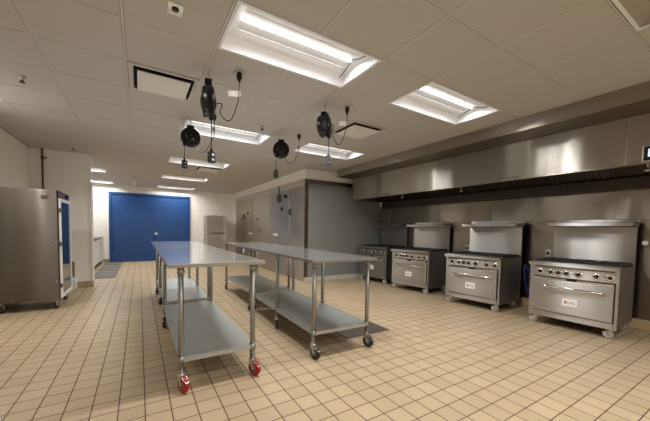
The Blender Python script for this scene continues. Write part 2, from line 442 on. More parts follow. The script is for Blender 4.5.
# ------------------------------------------------------------------ walk-in cooler
CX, CY0, CY1, CZ = 3.30, 6.25, 12.15, 2.43
t = thing('walk_in_cooler', (CX, CY0, 0), 'long stainless walk-in cooler with panel doors and a grey near side', 'walk-in cooler')
MB().box(.004, .004, 0, 2.28, CY1-CY0, CZ).build('cooler_box', M_WALLG, t)
fp = MB()
seams = [.0, .22, .78, 1.78, 2.85, 3.75, 4.75, CY1-CY0]
fp2 = MB()
for a, b_ in zip(seams, seams[1:]): fp.box(-.004, a+.002, .0, .004, b_-.002, CZ-.16)
fp.build('front_panel', M_SSC, t)
for k in range(5):
    L = (CY1-CY0)/5; fp2.box(-.010, k*L+.002, CZ-.158, .004, (k+1)*L-.002, CZ-.002, .001)
fp2.build('header_trim', steel('header stainless', (.66, .62, .54), .40, (1, 8, 1), .12, .2), t)
MB().box(-.006, -.006, .1, .09, .004, CZ, .001).build('corner_trim', steel('bronze corner', (.20, .165, .12), .3), t)
sdp = MB(); sdp.box(.09, -.004, .1, 2.3, .004, CZ-.1)
sdp.build('side_panel', M_WALLG, t)
MB().box(.0, -.012, CZ-.1, 2.3, .004, CZ, .002).build('side_header_trim', steel('dull header', (.26, .25, .22), .35), t)
MB().box(.0, -.02, 0, 2.28, .003, .105, .004).build('pale_base', M_BASEW, t)
def cooler_door(y0, y1, z0, z1, hy, ang):
    d = MB(); d.box(-.016, y0-CY0, z0, -.004, y1-CY0, z1, .004); o = d.build('door', M_SSC, t)
    hs = 1 if hy > 0 else -1
    yh = (y1-.10 if hy > 0 else y0+.10)-CY0
    hd = MB(); hd.box(-.045, yh-.09, 1.045, -.016, yh+.09, 1.115, .006); hd.tube([(-.055, yh+hs*.07, 1.08), (-.09, yh+hs*.07, 1.08), (-.09, yh-hs*.13, 1.08)], .013, 8)
    hh = hd.build('door_handle', M_WHITE, o); tag(hh, 'bright white latch handle')
    for z in (.42, 1.69):
        q = MB(); yy = (y0 if hy > 0 else y1)-CY0
        q.box(-.04, yy-.04, z-.075, -.004, yy+.04, z+.075, .004); q.build('hinge', M_WHITE if z < 1 else M_GREYP, o)
    g = MB(); g.lathe((-.016, (y0+y1)/2-CY0, 1.79), (-1, 0, 0), [(0, .045), (.02, .045), (.024, .036)], 18); g.build('thermometer', M_BLACK, o)
cooler_door(7.06, 8.02, .12, 2.24, 1, 0)
cooler_door(10.02, 11.0, .12, 2.24, -1, 0)
q = MB(); q.box(-.05, 1.02, 2.06, -.004, 1.12, 2.15, .004); q.build('switch_box', M_BLACK, t)
q = MB(); q.tube([(-.02, 1.5, CZ-.02), (-.02, 1.5, 2.2)], .012, 8); q.box(-.06, 1.43, 1.98, -.004, 1.57, 2.2, .01)
q.build('conduit_box', M_GREYP, t)  # cable conduit with a small device box, not a lamp
for y, z in ((3.1, 1.55), (4.75, 1.60), (2.9, 1.2)):
    MB().lathe((-.004, y+.2, z), (-1, 0, 0), [(0, .035), (.02, .035)], 14).build('plug_cover', M_GREYP, t)

# ------------------------------------------------------------------ right wall cladding
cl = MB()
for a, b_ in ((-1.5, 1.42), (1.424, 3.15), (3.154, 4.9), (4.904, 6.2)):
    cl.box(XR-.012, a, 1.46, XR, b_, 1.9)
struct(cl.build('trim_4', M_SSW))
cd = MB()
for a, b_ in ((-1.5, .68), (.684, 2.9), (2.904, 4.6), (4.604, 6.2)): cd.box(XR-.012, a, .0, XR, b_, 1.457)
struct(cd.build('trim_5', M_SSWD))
struct(MB().box(XR-.06, 6.12, .6, XR-.012, 6.18, 1.83, .003).build('trim_6', M_SSW))
struct(MB().box(XR-.03, 5.80, 1.46, XR-.012, 6.10, 1.84, .002).build('trim_7', M_SSR))
t = thing('wall_sign', (XR-.03, 5.93, 1.56), 'small dark rectangular sign on the wall above the farthest range', 'sign')
MB().box(-.004, -.15, -.035, 0, .15, .035, .001).build('sign_plate', M_GREYP, t)
l = MB()
for k in (-1, 1): l.box(-.0045, -.14, k*.012-.003, -.0038, .14, k*.012+.003)
l.build('sign_lines', M_TAG, t)
t = thing('water_valve', (XR-.012, 1.11, 1.14), 'white valve knob on the wall right of the nearest range', 'valve')
MB().cyl((-.0225, 0, 0), (1, 0, 0), .075, .014).build('valve_stem', M_ZINC, t)
MB().lathe((-.04, 0, 0), (-1, 0, 0), [(0, .024), (.012, .032), (.03, .032), (.04, .016)]).build('valve_cap', M_WHITE, t)
def outlet(y, z, lb):
    t = thing('wall_outlet', (XR-.012, y, z), lb, 'outlet', 'wall outlets behind the ranges')
    MB().box(-.008, -.038, -.06, 0, .038, .06, .003).build('cover_plate', M_ZINC, t)
    MB().lathe((-.008, 0, 0), (-1, 0, 0), [(0, .024), (.01, .024), (.012, .018)], 18).build('receptacle', M_BLACK, t)
    return t
outlet(2.2, .93, 'steel wall outlet with black receptacle just left of the nearest range')
outlet(3.60, .93, 'steel wall outlet just left of the second nearest range')

# ------------------------------------------------------------------ exhaust hood
HX, HY0, HY1 = 4.45, -1.6, 5.94
t = thing('exhaust_hood', (HX, HY0, 0), 'long stainless exhaust hood hanging over the row of ranges', 'exhaust hood')
L = HY1-HY0
o = MB()
for a, b_ in ((0, 2.69), (2.693, 5.10), (5.103, L-.84)): o.box(0, a, 1.988, .03, b_, 2.49, .002)
o.build('front_panel', M_SSH, t)
MB().box(0, L-.838, 1.988, .03, L, 2.49, .002).build('end_front_panel', steel('dull end panel', (.42, .39, .34), .4), t)
r = MB(); r.box(-.004, 0, 1.978, .05, L, 1.99, .001); r.build('bottom_rim', M_SSF, t)
MB().box(.03, L-.02, 1.988, 1.145, L, 2.49).build('end_cap', M_SSF, t); MB().box(.03, 0, 1.988, 1.145, .02, 2.49).build('end_cap', M_SSF, t)
MB().box(.03, .02, 2.46, 1.145, L-.02, 2.488).build('hood_roof', M_DARKIN, t)
gt = MB(); gt.prism([(.03, 1.99), (.09, 1.99), (.09, 2.03), (.086, 2.03), (.086, 1.995), (.03, 1.995)], .02, L-.02); gt.build('front_gutter', M_SSF, t)
nf = 14; wf = (L-.1)/nf
for k in range(nf):
    f = MB(); y0 = .05+k*wf
    f.prism([(.55, 2.45), (.58, 2.47), (1.03, 2.01), (1.0, 1.99)], y0+.005, y0+wf-.005)
    for q in range(9):
        yy = y0+.03+q*(wf-.06)/9
        f.prism([(.54, 2.44), (.55, 2.45), (1.0, 1.99), (.99, 1.98)], yy, yy+.025)
    f.build('grease_filter', M_FILT, t)
MB().box(.95, .02, 1.835, 1.145, L-.02, 1.985, .004).build('rear_grease_trough', M_DARKIN, t)
pp = MB(); pp.tube([(.42, .1, 2.14), (.42, L-.1, 2.14)], .014, 8); pp.build('fire_suppression_pipe', M_ZINC, t)
for y in (.94, 2.6, 4.9, 6.3):
    y = y+1.6-.0 if False else y
    n = MB(); n.tube([(.42, y+.0, 2.14), (.42, y, 2.0)], .01, 8); n.lathe((.42, y, 2.0), (0, 0, -1), [(0, .012), (.01, .024), (.04, .03), (.045, .012)], 14)
    n.build('nozzle', M_ZINC, t)
for y in (4.735, 2.264):
    MB().box(-.006, y-HY0-.11, 1.998, 0, y-HY0+.11, 2.030, .002).build('vent_label', M_SIDE, t)
fs = MB()
ys = [0, 1.95, 4.2, L-.42]
for a, b_ in zip(ys, ys[1:]): fs.box(-.45, a+.001, 2.492, -.44, b_-.001, 2.651)
fs.build('fascia', M_SSF, t)
MB().box(-.45, L-.419, 2.492, -.44, L+.02, 2.651).build('fascia_end', steel('dull fascia end', (.34, .31, .27), .4), t)
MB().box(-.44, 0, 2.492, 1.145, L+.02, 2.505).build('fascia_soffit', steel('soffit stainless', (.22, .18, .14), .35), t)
st = MB(); st.box(-.456, 0, 2.600, -.45, L+.02, 2.604); st.box(-.456, 0, 2.49, -.45, L+.02, 2.50); st.build('fascia_seam', M_SSF, t)
cp = MB(); cp.box(-.018, 2.45, 2.005, 0, 2.546, 2.148, .003); c = cp.build('control_panel', M_BLACK, t)
c.location = (0, 0, 0)
MB().box(-.020, 2.47, 2.04, -.018, 2.515, 2.12).build('screen', M_SCREEN, c)
b_ = MB(); b_.box(-.008, 2.44, 1.995, 0, 2.56, 2.158, .002); b_.build('panel_bezel', M_ZINC, t)

# ------------------------------------------------------------------ casters
def caster(parent, x, y, wheel_mat, r=.055, top=.16, ang=0.0, off=.03, pale=False, lock=True, name='caster'):
    """fork part with wheel sub-part; axle horizontal, wheel trails by off along ang"""
    c = MB(); ca, sa = math.cos(ang), math.sin(ang)
    wx, wy = x+off*ca, y+off*sa
    R = Matrix.Rotation(ang, 3, 'Z')
    def P(lx, ly, lz): v = R @ Vector((lx, ly, 0)); return (x+v.x, y+v.y, lz)
    c.cyl((x, y, top-.01), (0, 0, 1), .03, .019)
    c.cyl((x, y, 2*r+.012), (0, 0, 1), .014, .027)
    for s in (-1, 1):
        q = [P(-.02, s*.020, 2*r+.012), P(.022, s*.020, 2*r+.012), P(off+.014, s*.020, r-.008), P(off-.014, s*.020, r-.008)]
        q2 = [P(-.02, s*.024, 2*r+.012), P(.022, s*.024, 2*r+.012), P(off+.014, s*.024, r-.008), P(off-.014, s*.024, r-.008)]
        vs = [c.bm.verts.new(p) for p in q]; ws = [c.bm.verts.new(p) for p in q2]
        c.bm.faces.new(vs); c.bm.faces.new(ws[::-1])
        for k in range(4): c.bm.faces.new((vs[k], vs[(k+1) % 4], ws[(k+1) % 4], ws[k]))
    c.cyl((x, y, 2*r+.004), (0, 0, 1), .008, .03)
    ax = R @ Vector((0, 1, 0))
    c.cyl((wx, wy, r), ax, .056, .007, 10)
    o = c.build(name, M_ZINC, parent)
    w = MB(); w.lathe(Vector((wx, wy, r))-ax*.016, ax, [(0, r*.55), (0, r*.86), (.004, r*.97), (.010, r), (.022, r), (.028, r*.97), (.032, r*.86), (.032, r*.55)], 24)
    w.build('wheel', wheel_mat, o)
    hb = MB(); hb.lathe(Vector((wx, wy, r))-ax*.018, ax, [(0, r*.22), (0, r*.5), (.036, r*.5), (.036, r*.22)], 16); hb.build('wheel_hub', M_SIDE if not pale else M_GREYW, o)
    if lock:
        k = MB(); v = [P(off+.01, -.02, 2*r-.01), P(off+.06, -.012, r*1.35), P(off+.06, .012, r*1.35), P(off+.01, .02, 2*r-.01)]
        v2 = [(p[0], p[1], p[2]+.006) for p in v]
        a = [k.bm.verts.new(p) for p in v]; b = [k.bm.verts.new(p) for p in v2]
        k.bm.faces.new(a); k.bm.faces.new(b[::-1])
        for q in range(4): k.bm.faces.new((a[q], a[(q+1) % 4], b[(q+1) % 4], b[q]))
        k.build('brake_lever', M_ZINC, o)
    return o

# ------------------------------------------------------------------ work tables
def table(loc, rz, W, Ln, ztop, legs_y, inset, label, wheel_mats, zs=.262, angs=None):
    t = thing('work_table', (loc[0], loc[1], 0), label, 'table', 'rolling stainless worktables', rz)
    w, l = W/2, Ln/2
    m2 = MB().box(-w, -l, ztop-.004, w, l, ztop, .001); m = MB()
    e = .030
    m.box(-w, -l, ztop-e, -w+.006, l, ztop-.004); m.box(w-.006, -l, ztop-e, w, l, ztop-.004)
    m.box(-w+.006, -l, ztop-e, w-.006, -l+.006, ztop-.004); m.box(-w+.006, l-.006, ztop-e, w-.006, l, ztop-.004)
    tt = m2.build('tabletop', M_SSTOP, t); m.build('tabletop_edge', M_LEG, tt)
    for y in legs_y: MB().box(-w+.03, y-.03, ztop-.03, w-.03, y+.03, ztop-.006).build('hat_channel', M_LEG, t)
    lx = w-inset
    s = MB(); s.box(-lx-.012, legs_y[0]-.02, zs-.004, lx+.012, legs_y[-1]+.02, zs, .001)
    for x in (-lx-.012, lx+.008): s.box(x, legs_y[0]-.02, zs-.034, x+.004, legs_y[-1]+.02, zs-.002)
    for y in (legs_y[0]-.02, legs_y[-1]+.016): s.box(-lx-.012, y, zs-.034, lx+.012, y+.004, zs-.002)
    s.build('undershelf', M_GALV, t)
    k = 0
    for y in legs_y:
        for sx in (-1, 1):
            g = MB(); g.tube([(sx*lx, y, .165), (sx*lx, y, ztop-.028)], .0205, 16)
            lo = g.build('leg', M_LEG, t)
            q = MB(); q.cyl((sx*lx, y, ztop-.055), (0, 0, 1), .05, .0245, 16); q.cyl((sx*lx+.022, y-.012, ztop-.06), (1, -.5, 0), .012, .006, 8)
            q.build('leg_socket', M_LEG, lo)
            MB().cyl((sx*lx, y, zs-.018), (0, 0, 1), .052, .0265, 16).build('shelf_collar', M_LEG, lo)
            a = (angs[k] if angs else random.uniform(-.6, .6)+PI/2)
            caster(t, sx*lx, y, wheel_mats[k], r=.0635, top=.175, ang=a, off=.028)
            k += 1
    return t
BK = M_RUBBER
table((.527, 3.322), 0, .72, 1.90, .967, (-.90, .82), .088, 'nearest left rolling steel worktable, its two front wheels red', [M_RED, M_RED, BK, BK], angs=[-1.18, -1.12, -1.8, -1.4])
table((.545, 5.36), 0, .72, 2.12, .967, (-.98, .0, .94), .088, 'left rolling steel worktable standing behind the red-wheeled one', [BK]*6, angs=[-1.9, -1.5, 1.75, 1.4, -1.8, 1.6])
rb = math.radians(-1.2)
table((1.745, 3.38), rb, .76, 2.04, .955, (-.94, .0, .93), .06, 'right rolling steel worktable nearest the camera, black wheels, beside the dark mat', [BK]*6, angs=[-1.35, -1.3, 1.2, 1.6, 2.9, 1.4])
table((1.80, 5.39), rb, .76, 1.94, .95, (-.87, .80), .06, 'right rolling steel worktable farther back, before the cooler doors', [BK]*4, angs=[1.2, 1.7, -1.9, 1.3])

# ------------------------------------------------------------------ ranges
def cooking_range():
    t = thing('gas_range', (0, 0, 0), 'x', 'gas range', 'stainless six burner ranges on wheels')
    D, W = .78, .91
    LX = lambda b: b-.39
    LY = lambda a: .455-a
    def B(m, a0, b0, z0, a1, b1, z1, bev=.0): m.box(LX(b0), LY(a1), z0, LX(b1), LY(a0), z1, bev); return m
    for q in ((0, .02, .115, .012, .76, .842), (W-.012, .02, .115, W, .76, .842)): B(MB(), *q, .002).build('side_panel', M_SIDE, t)
    B(MB(), .012, .745, .115, W-.012, .76, .842).build('back_panel', M_SIDE, t)
    m = MB(); B(m, .012, .05, .115, W-.012, .745, .66); m.build('oven_cavity', M_DARKIN, t)
    B(MB(), 0, 0, .115, .05, .03, .842, .003).build('front_post', M_SSR, t); B(MB(), W-.03, 0, .115, W, .03, .842, .003).build('front_post', M_SSR, t)
    m = MB(); B(m, .05, .003, .668, W-.03, .05, .812, .003); cpn = m.build('control_panel', M_SSR, t)
    m = MB()
    for k in range(34): B(m, .07+k*.0236, -.001, .792, .085+k*.0236, .004, .806)
    m.build('vent_slots', M_SLOT, cpn)
    for a in (.12, .241, .325, .41, .53, .705, .83):
        k = MB(); p = (LX(.003), LY(a), .728)
        k.lathe(p, (-1, 0, 0), [(0, .023), (.012, .022), (.03, .019), (.032, .012)], 18)
        k.box(LX(-.035), LY(a)-.022, .723, LX(-.02), LY(a)+.022, .733, .002)
        ko = k.build('knob', M_BLACK, t)
        z = MB(); z.lathe(p, (-1, 0, 0), [(0, .043), (.006, .040), (.0065, .030)], 20); z.build('knob_bezel', M_CHROME, ko)
        z = MB(); z.box(LX(-.0362), LY(a)-.016, .7268, LX(-.035), LY(a)+.016, .7292); z.build('knob_mark', M_REDP, ko)
    m = MB()
    for a in (.18, .47, .765): B(m, a, -.001, .725, a+.03, .004, .733)
    m.build('knob_label', M_GREYP, cpn)
    m = MB(); m.prism([(LX(-.045), .812), (LX(-.045), .850), (LX(-.035), .857), (LX(.08), .860), (LX(.08), .850), (LX(-.03), .842), (LX(-.03), .812)], LY(W+.005), LY(-.005))
    m.build('landing_ledge', M_SSR, t)
    # oven door
    m = MB(); B(m, .06, -.035, .205, W-.035, .012, .632, .006); dr = m.build('oven_door', M_SSR, t)
    B(MB(), .06, -.04, .634, .42, .012, .656, .003).build('door_top_trim', M_CHROME, dr); B(MB(), .53, -.04, .634, W-.035, .012, .656, .003).build('door_top_trim', M_CHROME, dr)
    m = MB(); B(m, .42, -.02, .632, .53, .012, .654, .002); m.build('door_latch_recess', M_SLOT, dr)
    m = MB(); pts = [(LX(-.03), LY(.185), .548), (LX(-.07), LY(.185), .548), (LX(-.085), LY(.20), .546), (LX(-.085), LY(.77), .540), (LX(-.07), LY(.785), .540), (LX(-.03), LY(.785), .540)]
    m.tube(pts, .0155, 10)
    for a in (.185, .785): m.lathe((LX(-.033), LY(a), .544), (-1, 0, 0), [(0, .02), (.012, .02), (.03, .014)], 14)
    m.build('door_handle', M_CHROME, dr)
    m = MB(); B(m, .388, -.038, .315, .545, -.035, .412, .001); lp = m.build('logo_plate', M_WHITE, dr)
    # flame mark and letters
    m = MB(); pts = [(0, -.022), (-.012, -.012), (-.013, .0), (-.004, .012), (.004, .026), (.008, .012), (.012, .002), (.009, -.012)]
    for x0 in (-.0386,):
        vs = [m.bm.verts.new((LX(x0), LY(.425+p[0]), .364+p[1])) for p in pts]; ws = [m.bm.verts.new((LX(-.038), LY(.425+p[0]), .364+p[1])) for p in pts]
        m.bm.faces.new(vs); n = len(pts)
        for k in range(n): m.bm.faces.new((vs[k], vs[(k+1) % n], ws[(k+1) % n], ws[k]))
    m.build('flame_mark', M_REDP, lp)
    # text: x right = -local y ; facing -x
    R = Matrix(((0, 0, -1, LX(-.0385)), (-1, 0, 0, LY(.485)), (0, 1, 0, .360), (0, 0, 0, 1)))
    text_mesh('logo_letters', 'CPG', .045, M_GREYP, lp, R, .0003)
    m = MB(); B(m, .05, -.012, .12, W-.03, .03, .196, .003); m.build('kick_panel', M_SSR, t)
    B(MB(), .05, -.002, .196, W-.027, .012, .668).build('door_gap', M_SLOT, t)
    # cooktop
    m = MB(); B(m, .0, .06, .842, W, .70, .852, .001); m.build('cooktop_deck', M_IRON, t)
    for ia in range(3):
        for ib in range(2):
            g = MB(); a0 = .02+ia*.2925; b0 = .085+ib*.305; s = .285; zz = .884
            B(g, a0, b0, .852, a0+.012, b0+s+.01, zz); B(g, a0+s-.012, b0, .852, a0+s, b0+s+.01, zz)
            B(g, a0, b0, .852, a0+s, b0+.012, zz); B(g, a0, b0+s, .852, a0+s, b0+s+.012, zz)
            ca, cb = a0+s/2, b0+s/2
            for k in range(8):
                an = k*PI/4+PI/8; c0, s0 = math.cos(an), math.sin(an)
                r1 = .135 if k % 2 else .14
                g.tube([(LX(cb+.04*c0), LY(ca+.04*s0), zz-.004), (LX(cb+r1*c0), LY(ca+r1*s0), zz-.004)], .006, 6)
            go = g.build('burner_grate', M_IRON, t)
            bb = MB(); bb.lathe((LX(cb), LY(ca), .851), (0, 0, 1), [(0, .045), (.008, .045), (.010, .03), (.014, .02)], 16); bb.build('burner', M_IRON, go)
    # riser and shelf
    m = MB(); B(m, .028, .705, .842, W, .715, 1.345, .001); m.build('backsplash', M_SSR, t)
    m = MB(); B(m, .028, .715, .842, W, .765, 1.405); m.build('flue_riser', M_IRON, t)
    m = MB(); B(m, .02, .43, 1.378, W+.005, .77, 1.392, .002); B(m, .02, .43, 1.350, W+.005, .438, 1.392, .001)
    B(m, .02, .762, 1.39, W+.005, .77, 1.445, .001)
    for a in (.02, W): B(m, a, .438, 1.352, a+.005, .77, 1.392)
    m.build('high_shelf', M_SSR, t)
    for a, b in ((.06, .07), (W-.06, .07), (.06, .68), (W-.06, .68)):
        caster(t, LX(b), LY(a), M_GREYW, r=.052, top=.122, ang=(2.3 if a < .3 else 2.1) if b < .3 else 2.3, off=.022, pale=True, lock=(b < .3))
    return t
R0 = cooking_range()
for k, (x, y, th, lb) in enumerate(((4.661, 2.036, .053, 'stainless six burner range nearest the camera, at the right edge of the photo'),
                       (4.641, 3.378, .07, 'second nearest stainless range, left of the big one at the right edge'),
                       (4.717, 4.801, .096, 'third stainless range from the camera, second from the grey cooler wall'),
                       (4.776, 6.022, .07, 'farthest stainless range, next to the grey cooler wall behind a table corner'))):
    t = R0 if k == 0 else copy_tree(R0)
    t.location = (x+.455*math.sin(th)+.39*math.cos(th), y-.455*math.cos(th)+.39*math.sin(th), 0)
    t.rotation_euler = (0, 0, th); t['label'] = lb
# blue gas hose
h = MB(); h.tube([(5.585, 2.30, .50), (5.52, 2.34, .55), (5.45, 2.40, .62), (5.40, 2.45, .72), (5.42, 2.46, .60), (5.44, 2.44, .40), (5.46, 2.38, .20), (5.5, 2.3, .10)], .016, 10)
tag(h.build('gas_hose', M_BLUEH), 'dark blue gas hose in the gap between the two nearest ranges', 'hose')

# ------------------------------------------------------------------ cord reels
def reel(x, y, ax, label, ol, plug, box, tagp, dia=.24, box_mat=M_BLACK):
    t = thing('cord_reel', (x, y, ZT-.002), label, 'cord reel', 'black cord reels hanging from the ceiling')
    zc = -.245 if dia < .25 else -.29
    ax = Vector(ax).normalized(); sd = Vector((-ax.y, ax.x, 0))
    c = MB()
    c.lathe((0, 0, 0), (0, 0, -1), [(0, .014), (.004, .014)], 12)
    for k in range(4):
        z = -.012-.02*k; v = ax if k % 2 else sd
        c.tube([Vector((0, 0, z+.013))+v*.0, Vector((0, 0, z+.004))+v*.006, Vector((0, 0, z-.008))+v*.006, Vector((0, 0, z-.014)), Vector((0, 0, z-.008))-v*.006, Vector((0, 0, z+.004))-v*.006, Vector((0, 0, z+.013))], .0022, 6)
    c.build('hook_chain', M_ZINC, t)
    b = MB(); b.box(-.03, -.045, -.15, .03, .045, -.095, .006, Matrix.Rotation(math.atan2(ax.y, ax.x), 4, 'Z')); b.build('mount_bracket', M_BLACK, t)
    R = dia/2; m = MB(); p = Vector((0, 0, zc))-ax*.055
    m.lathe(p, ax, [(0, R*.35), (.004, R*.80), (.010, R*.97), (.02, R), (.028, R*.92), (.082, R*.92), (.09, R), (.1, R*.97), (.106, R*.80), (.110, R*.35)], 36)
    hs = m.build('reel_housing', M_BLACK, t)
    m = MB(); m.lathe(Vector((0, 0, zc))-ax*.068, ax, [(0, R*.22), (.006, R*.3), (.012, R*.55), (.124, R*.55), (.130, R*.3), (.136, R*.22)], 24)
    for s in (-1, 1):
        for k in range(0):
            an = k*PI/3; d = sd*math.cos(an)+Vector((0, 0, 1))*math.sin(an)
            q = Vector((0, 0, zc))+ax*s*.056; m.tube([q+d*R*.3, q+d*R*.85], .005, 6)
    m.build('hub', M_BLACK, hs)
    # feed arm at the bottom and the hanging cord
    bx = Vector((box[0]-x, box[1]-y, 0)); d = bx.copy()
    m = MB(); zb = zc-R; s0 = Vector((bx.x, bx.y, zb+.02))
    m.box(s0.x-.018, s0.y-.018, zb-.005, s0.x+.018, s0.y+.018, zb+.05, .005); m.build('cord_guide', M_BLACK, t)
    m = MB(); m.tube([(s0.x, s0.y, zb), (s0.x, s0.y, box[2]-ZT+.10)], .004, 8); m.build('drop_cord', M_BLACK, t)
    m = MB(); z1 = box[2]-ZT+.05
    m.box(s0.x-.028, s0.y-.022, z1-.055, s0.x+.028, s0.y+.022, z1+.045, .006, Matrix.Rotation(.5, 4, 'Z')); m.cyl((s0.x, s0.y, z1+.055), (0, 0, 1), .03, .014, 12)
    bo = m.build('outlet_box', box_mat, t)
    m = MB()
    for k in (-1, 1): m.cyl(Vector((s0.x, s0.y, z1-.005+k*.022))+Vector((.48, -.88, 0))*.0225, (.48, -.88, 0), .003, .013, 12)
    m.build('receptacle', M_ZINC, bo)
    # plug at ceiling and looping feed cord
    px_, py_ = plug[0]-x, plug[1]-y
    m = MB(); m.lathe((px_, py_, -.006), (0, 0, -1), [(0, .018), (.01, .024), (.05, .024), (.07, .012), (.085, .008)], 14); m.build('plug', M_BLACK, t)
    st = Vector((0, 0, zc))+ax*.066; a = st; e = Vector((px_, py_, -.09)); low = plug[2]-ZT
    pts = []
    side = (e-a); side.z = 0; sl = side.normalized()
    cps = [a, a+ax*.03+sl*.02, Vector((a.x, a.y, (a.z+low)/2))+sl*side.length*.16, Vector((a.x, a.y, low))+sl*side.length*.40+Vector((0, 0, .0)),
           Vector((a.x, a.y, low+.015))+sl*side.length*.68, Vector((e.x, e.y, (low+e.z)/2))-sl*.01, Vector((e.x, e.y, e.z-.08)), e]
    n = len(cps)
    for i in range(n-1):
        p0, p1, p2, p3 = cps[max(i-1, 0)], cps[i], cps[i+1], cps[min(i+2, n-1)]
        for q in range(8):
            u = q/8; pts.append(.5*((2*p1)+(p2-p0)*u+(2*p0-5*p1+4*p2-p3)*u*u+(3*p1-p0-3*p2+p3)*u**3))
    pts.append(e)
    MB().tube(pts, .0042, 8).build('supply_cord', M_BLACK, t)
    tw = tagp; m = MB(); m.box(px_-tw, py_-.001+.006, -.215, px_+.01, py_+.001+.006, -.165, 0, Matrix.Rotation(-.5, 4, 'Z'), (px_, py_, -.19))
    m.build('cord_tag', M_TAG, t)
    po = MB(); po.box(-.04, -.06, -.004, .04, .06, 0, .001)
    oo = po.build('ceiling_outlet', M_CEIL, None, (plug[0], plug[1], ZT-.002)); oo['label'] = 'flat ceiling outlet plate above the plug of ' + ol; oo['category'] = 'outlet'
    return t
reel(.545, 2.92, (.97, -.22, 0), 'black cord reel seen edge-on, nearest left reel, above the front worktable', 'the edge-on cord reel', (.79, 2.81, 2.22), (.575, 2.95, 1.84), .10, dia=.27)
reel(.585, 4.32, (-.12, -1, 0), 'black cord reel facing the camera, second left reel, in front of a ceiling light', 'the second left cord reel', (.81, 3.98, 2.20), (.505, 4.29, 2.0), .03)
reel(1.80, 4.19, (-.35, -1, 0), 'black cord reel facing the camera in the middle, farther one of the right pair', 'the farther right cord reel', (2.04, 4.08, 2.22), (1.71, 4.16, 1.99), .03)
reel(1.80, 2.96, (.55, -.80, 0), 'black cord reel turned at an angle, nearest right reel, with a grey outlet box', 'the angled nearest right cord reel', (2.045, 2.87, 2.22), (1.86, 2.96, 1.99), .09, box_mat=M_GREYP)

# ------------------------------------------------------------------ holding cabinet at left
t = thing('holding_cabinet', (-1.34, 6.16, 0), 'tall stainless holding cabinet on wheels with a glass door, at the left edge', 'cabinet')
bx0, bx1, by0, by1 = -.355, .34, -.44, .36
m = MB(); m.box(bx0, by0, .15, bx1, by1, 1.735, .006); m.build('cabinet_body', M_SSCAB, t)
m = MB(); m.box(bx1, by0+.005, 1.64, bx1+.012, by1-.005, 1.73, .002); c = m.build('control_panel', M_BLACK, t)
m = MB(); m.box(bx1+.012, by0+.04, 1.655, bx1+.0135, by0+.42, 1.695); m.build('panel_print', M_REDP, c)
m = MB(); m.lathe((bx1+.012, .12, 1.68), (1, 0, 0), [(0, .03), (.02, .026)], 18); m.build('thermostat_knob', M_BLACK, c)
m = MB(); y0, y1, z0, z1 = by0+.03, by1-.01, .165, 1.625; f = .05
x0, x1 = bx1+.004, bx1+.030
m.box(x0, y0, z0, x1, y0+f, z1, .003); m.box(x0, y1-f, z0, x1, y1, z1, .003); m.box(x0, y0+f, z0, x1, y1-f, z0+.05, .003); m.box(x0, y0+f, z1-f, x1, y1-f, z1, .003)
d = m.build('door', M_WHITE, t)
m = MB(); m.box(x0+.012, y0+f, z0+.05, x1-.012, y1-f, z1-f); m.build('door_glass', M_GLASS, d)
m = MB(); m.box(bx1, by0+.01, .155, bx1+.004, y1, 1.63); m.build('door_gasket', M_SLOT, t)
for z in (1.45, .96, .35):
    m = MB(); m.box(x0-.003, y0-.02, z-.03, x1+.004, y0+.02, z+.03, .003); m.build('hinge', M_GREYP, d)
m = MB(); m.box(.165, by0-.004, 1.60, .25, by0, 1.655, .001); m.build('side_plate', M_GREYP, t)
m = MB()
for (xx, zz) in ((.315, .98), (.315, .90), (.31, .42)): m.cyl((xx, by0-.002, zz), (0, 1, 0), .006, .008, 10)
m.build('side_screws', M_ZINC, t)
m = MB(); m.lathe((.12, 0, 1.735), (0, 0, 1), [(0, .03), (.008, .03), (.012, .01)], 14); m.build('top_vent_cap', M_SLOT, t)
for (xx, yy) in ((-.29, -.36), (.27, -.36), (-.29, .29), (.27, .29)): caster(t, xx, yy, BK, r=.055, top=.15, ang=1.2, off=.025)

# copper pipe on partition
t = thing('copper_pipe', (-1.515, 7.56, 0), 'copper pipe with a valve running down the partition wall behind the cabinet', 'pipe')
MB().tube([(0, 0, .0), (0, 0, ZT-.003)], .014, 10).build('pipe_run', M_COPPER, t)
m = MB(); m.cyl((0, 0, 2.48), (0, 0, 1), .07, .022, 12); m.cyl((.035, 0, 2.48), (1, 0, 0), .06, .013, 10); m.build('valve', M_COPPER, t)
for z in (2.2, 1.3): MB().box(-.03, -.006, z-.01, .03, .04, z+.01, .002).build('pipe_clamp', M_ZINC, t)
# low box
t = thing('floor_box', (-1.14, 7.50, 0), 'small white box on the floor between cabinet and partition wall', 'box')
m = MB(); m.box(-.1, -.12, 0, .085, .08, .20, .006); m.build('box_body', M_WHITE, t)
t = thing('floor_register', (-1.15, 7.597, .2), 'brown grille low on the partition wall beside the cabinet', 'grille')
m = MB(); m.box(-.03, -.01, .02, .06, 0, .33, .002); m.build('grille_frame', M_BASE, t)
m = MB()
for k in range(9): m.box(-.02, -.013, .04+k*.031, .05, -.01, .055+k*.031)
m.build('grille_slats', M_MATD, t)

